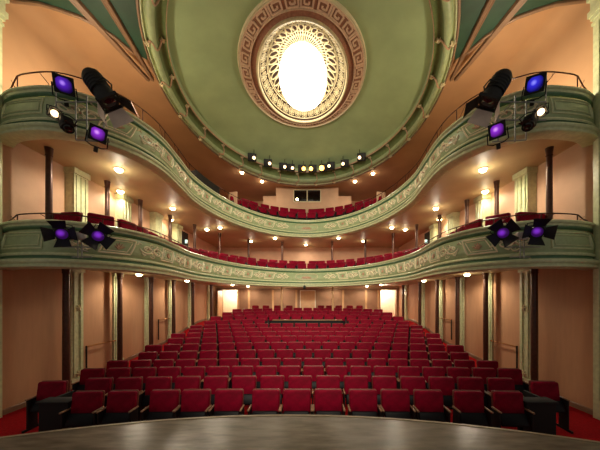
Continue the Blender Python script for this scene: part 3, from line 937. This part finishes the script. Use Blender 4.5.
def fresnel(label, loc, d, gel, core, r=.1, flap=.24, doors=(1,1,1,1), roll=0, body=.3, flapm=None, openang=32):
    t = thing('fresnel_lantern', label, 'stage light', loc); aim(t, d)
    if roll: t.rotation_quaternion = t.rotation_quaternion @ Matrix.Rotation(roll, 4, 'Y').to_quaternion()
    MB().rbox(-r*1.15, r*1.15, -body, -.02, -r*1.15, r*1.15, .03).build('housing', M_black, t)
    m = MB()
    for k in range(4): m.box(-r*.9, r*.9, -body+.04+k*.05, -body+.055+k*.05, r*1.15, r*1.3)
    m.build('cooling_fins', M_black, t, smooth=False)
    MB().lathe([(r*1.2, -.03), (r*1.2, .02), (r*.98, .02), (r*.98, -.0)], 20, RY).build('bezel', M_black, t)
    MB().lathe([(r, .0), (r*.85, .018), (r*.5, .03), (.002, .035)], 20, RY).build('lens', gel, t)
    if core: MB().lathe([(r*.45, .033), (r*.3, .043), (.002, .048)], 14, RY @ Matrix.Translation((r*.15, r*.1, 0))).build('lamp', core, t)
    for k in range(4):
        if not doors[k]: continue
        R = Matrix.Rotation(k*PI/2, 4, 'Y') @ Matrix.Translation((0, .02, r*1.15)) @ Matrix.Rotation(math.radians(90-openang), 4, 'X')
        w0 = r*.9; w1 = r*1.35
        MB().add(
            [(-w0,-.004,0),(w0,-.004,0),(w1,-.004,flap),(-w1,-.004,flap),(-w0,.004,0),(w0,.004,0),(w1,.004,flap),(-w1,.004,flap)],
            [(0,1,2,3),(7,6,5,4),(0,4,5,1),(1,5,6,2),(2,6,7,3),(3,7,4,0)],
            Matrix.Rotation(k*PI/2, 4, 'Y') @ Matrix.Translation((0, .02, r*1.1)) @ Matrix.Rotation(math.radians(-openang), 4, 'X')).build('barn_door', flapm or M_black, t, smooth=False)
    MB().tube([(-r*1.2-.01,-.15,0), (-r*1.2-.03,-.15,r*1.6), (0,-.15,r*2.1), (r*1.2+.03,-.15,r*1.6), (r*1.2+.01,-.15,0)], .01, 6).build('yoke', M_black, t)
    return t
CAM = Vector((CX, 0, EYE))
def tocam(P, dx=0, dz=0, dy=0):
    d = (CAM-P).normalized(); return d+Vector((dx, dy, dz))
for sd, side in ((-1,'left'),(1,'right')):
    L = sd < 0
    # upper cluster
    P = px(64,85,4.9) if L else px(535,84,4.9)
    par_can('par_lantern', ('square violet-lit' if L else 'square blue-lit')+' lantern at the top of the %s balcony lighting frame' % side, P, tocam(P), M_pur if L else M_blue, M_purc if L else M_bluec, .30, roll=.12 if L else -.15)
    P = px(98,134,4.9) if L else px(497,130.5,4.9)
    par_can('par_lantern', 'square purple-lit lantern at the bottom of the %s upper balcony lighting frame' % side, P, tocam(P), M_mag, M_magc, .27, roll=-.12 if L else .08)
    P = px(54.5,113.5,4.8) if L else px(541,112,4.8)
    fresnel('small lantern with a warm white lens on the %s upper balcony lighting frame' % side, P, tocam(P, dx=sd*-.25), M_warm, None, .06, .08, (1,1,1,1), roll=.15*sd, body=.3, openang=70)
    P = px(68,128,4.8) if L else px(528,126,4.8)
    fresnel('unlit black lantern hanging low on the %s upper balcony lighting frame' % side, P, Vector((-sd*.5,-.3,-.8)), M_glass, None, .08, .08, (1,0,0,0), body=.24)
    # long profile spot
    A = px(91,76,4.9) if L else px(503,77,4.9)
    B = px(111,104,5.0) if L else px(487,104,5.0)
    t = thing('profile_spotlight', 'long black profile spotlight aimed down from the %s upper balcony' % side, 'stage light', A); aim(t, B-A)
    Ln = (B-A).length
    MB().lathe([(.03,-.08),(.12,-.06),(.165,.0),(.17,.08),(.17,Ln*.5),(.15,Ln*.52),(.15,Ln*.6),(.17,Ln*.62),(.17,Ln-.02)], 22, RY).build('barrel', M_black, t)
    m = MB()
    for k in range(5): m.lathe([(.178,.06+.05*k),(.178,.075+.05*k)], 22, RY)
    m.build('cooling_fins', M_black, t)
    m = MB(); h = .19
    for a in ((-h,h,-h,-h+.03),(-h,h,h-.03,h),(-h,-h+.03,-h,h),(h-.03,h,-h,h)): m.box(a[0],a[1],Ln-.05,Ln,a[2],a[3])
    m.build('barn_door_frame', M_black, t, smooth=False)
    MB().lathe([(.14,Ln-.03),(.1,Ln-.015),(.002,Ln-.01)], 18, RY).build('lens', M_glass, t)
    for k in range(4):
        if k == (1 if L else 3): continue
        MB().add([(-.15,-.003,0),(.15,-.003,0),(.21,-.003,.27),(-.21,-.003,.27),(-.15,.003,0),(.15,.003,0),(.21,.003,.27),(-.21,.003,.27)],
                 [(0,1,2,3),(7,6,5,4),(0,4,5,1),(1,5,6,2),(2,6,7,3),(3,7,4,0)],
                 Matrix.Rotation(k*PI/2, 4, 'Y') @ Matrix.Translation((0, Ln-.02, .18)) @ Matrix.Rotation(math.radians(-62), 4, 'X')).build('barn_door', (M_black, M_flap, M_flap, M_flap)[k], t, smooth=False)
    MB().tube([(-.18,Ln*.45,0),(-.2,Ln*.45,.15),(0,Ln*.45,.22),(.2,Ln*.45,.15),(.18,Ln*.45,0)], .014, 6).build('yoke', M_black, t)
    # pipe frame carrying the upper cluster
    fr = thing('lighting_frame', 'steel pipe frame carrying the stage lights on the %s upper balcony' % side, 'lighting frame', (0,0,0))
    s_ = 1 if L else -1
    def fp(p, q, d=5.06):
        P = px(p, q, d); 
        if not L: P = px(600-p+2, q, d)
        return P
    for a, b in (((56,73),(56,112)), ((76,100),(76,140)), ((87,96),(87,142)), ((104,96),(104,142)), ((56,102),(106,102)), ((56,120),(106,120)), ((76,140),(110,142))):
        MB().tube([fp(*a), fp(*b)], .014, 7).build('pipe', M_steel, fr)
    # bracket arms back to the parapet
    for a in ((87,100),(60,102)):
        P = fp(*a); MB().tube([P, (P.x, 5.34 if a[0] > 80 else 5.2, P.z)], .012, 6).build('bracket_arm', M_steel, fr)
    # lower cluster
    for j, (p, q) in enumerate(((62,234),(98,236)) if L else ((537,232),(503,233))):
        P = px(p, q, 4.85)
        nm = 'nearer the wall' if j == 0 else 'nearer the centre'
        d_ = tocam(P, dx=(sd*.25 if j == 0 else 0))
        fresnel('purple-lit lantern with black barn doors on the %s lower balcony, %s' % (side, nm), P, d_, M_magf, None, .095, .19, (1,1,1,1), roll=(.15 if j == 0 else -.6)*(-sd), openang=48)
    fr = thing('lighting_frame', 'low steel bracket carrying two purple lights on the %s lower balcony' % side, 'lighting frame', (0,0,0))
    for a, b in (((62,247),(98,247)), ((78,240),(78,258)), ((82,240),(82,258)), ((72,257),(92,257))):
        MB().tube([fp(*a, 5.02), fp(*b, 5.02)], .012, 7).build('pipe', M_steel, fr)
    P = fp(80,250,5.02); MB().tube([P, (P.x, 5.2, P.z)], .014, 6).build('bracket_arm', M_steel, fr)
    MB().rbox(-.1,.1,-.04,.04,-.07,.07,.02, Matrix.Translation(fp(80,236,4.95))).build('junction_box', M_flap, fr)

# ten lamps inside the back of the oval cornice
spots = [(254,157.8,0),(269.7,163.4,0),(284.8,166.9,0),(292.5,168,0),(303.7,168.7,1),(311,168.7,1),(321.7,168,2),(329,166,0),(343,163.8,0),(359.5,157.5,0)]
for i, (p, q, w) in enumerate(spots):
    d = 6.62*F/(298-q); P = px(p, q, d)
    t = thing('cornice_spotlight', '%s small black spotlight inside the oval cornice, %s from the left' % (('white-lit','orange-lit','bright orange')[w], ORD[i+1]), 'spotlight', P, 0, 'spotlights along the back of the cornice')
    aim(t, (CAM-P).normalized()+Vector((0,0,-.1)))
    r = .13 if w == 2 else .10 if w else .075
    dx_ = -.08 if i in (2,) else .0
    hx = .09 if i < 5 else -.09
    MB().rbox(-.2+hx, .2+hx, -.24, -.02, -.17, .17, .02).build('housing', M_black, t)
    MB().lathe([(r*1.15,-.02),(r*1.15,.015),(r*.95,.015),(r*.95,0)], 18, RY).build('bezel', M_black, t)
    MB().lathe([(r*.95,0),(r*.7,.012),(.002,.02)], 16, RY).build('lens', (M_warm, M_orange, M_orange)[w], t)
    MB().tube([(0,-.12,.15),(0,-.12,.34)], .015, 6).build('hanger', M_black, t)
# little pendant lantern at the middle of the lower balcony
t = thing('pendant_spotlight', 'tiny black spotlight hanging under the middle of the lower balcony front', 'spotlight', (-.1, 14.0, 3.1))
MB().lathe([(.05,-.12),(.07,-.1),(.07,.04),(.03,.07)], 12).build('housing', M_black, t)
MB().tube([(0,0,.05),(0,0,.22)], .01, 6).build('hanger', M_black, t)

# ------------------------------------------------------------------ daylight-free fill: ambient, medallion lamp and added fill lamps
w = bpy.data.worlds.new('world'); S.world = w; w.use_nodes = True
w.node_tree.nodes['Background'].inputs[0].default_value = (1.0,.9,.76,1)
w.node_tree.nodes['Background'].inputs[1].default_value = .2
# house lamp of the medallion
light('medallion_lamp', 'POINT', (0, 8.7, 9.2), 110, (1,.88,.66), .5)
# added fill spots above and behind the camera, brightening seats and balcony fronts
for x, tz, e, sz in ((-1.2, 1, 1000, 58), (1.2, 1, 1000, 58), (0, 5.0, 3800, 60)):
    o = light('stage_fill_spot', 'SPOT', (x, -.5, 6.0), e, (1,.88,.70), .4, spot_size=math.radians(sz), spot_blend=1.0)
    o.rotation_euler = (Vector((0, 9 if tz < 2 else 14, tz))-o.location).to_track_quat('-Z', 'Y').to_euler()
for sd in (-1, 1):  # added fill behind the upper parapet, without a fitting, brightens the upper walls
    light('upper_wall_fill', 'POINT', (sd*4.9, 6.3, 7.0), 150, (1,.84,.62), .2)

cam = bpy.data.cameras.new('camera'); co = bpy.data.objects.new('camera', cam); C.objects.link(co)
co.location = (CX, 0, EYE); co.rotation_euler = (PI/2, 0, 0)
cam.sensor_width = 36; cam.lens = F*36/600
cam.shift_x = -12/600; cam.shift_y = 73/600
cam.clip_start = .05
S.camera = co
S.view_settings.view_transform = 'Standard'; S.view_settings.look = 'None'
S.view_settings.gamma = 1; S.view_settings.exposure = 0
S.cycles.use_denoising = True
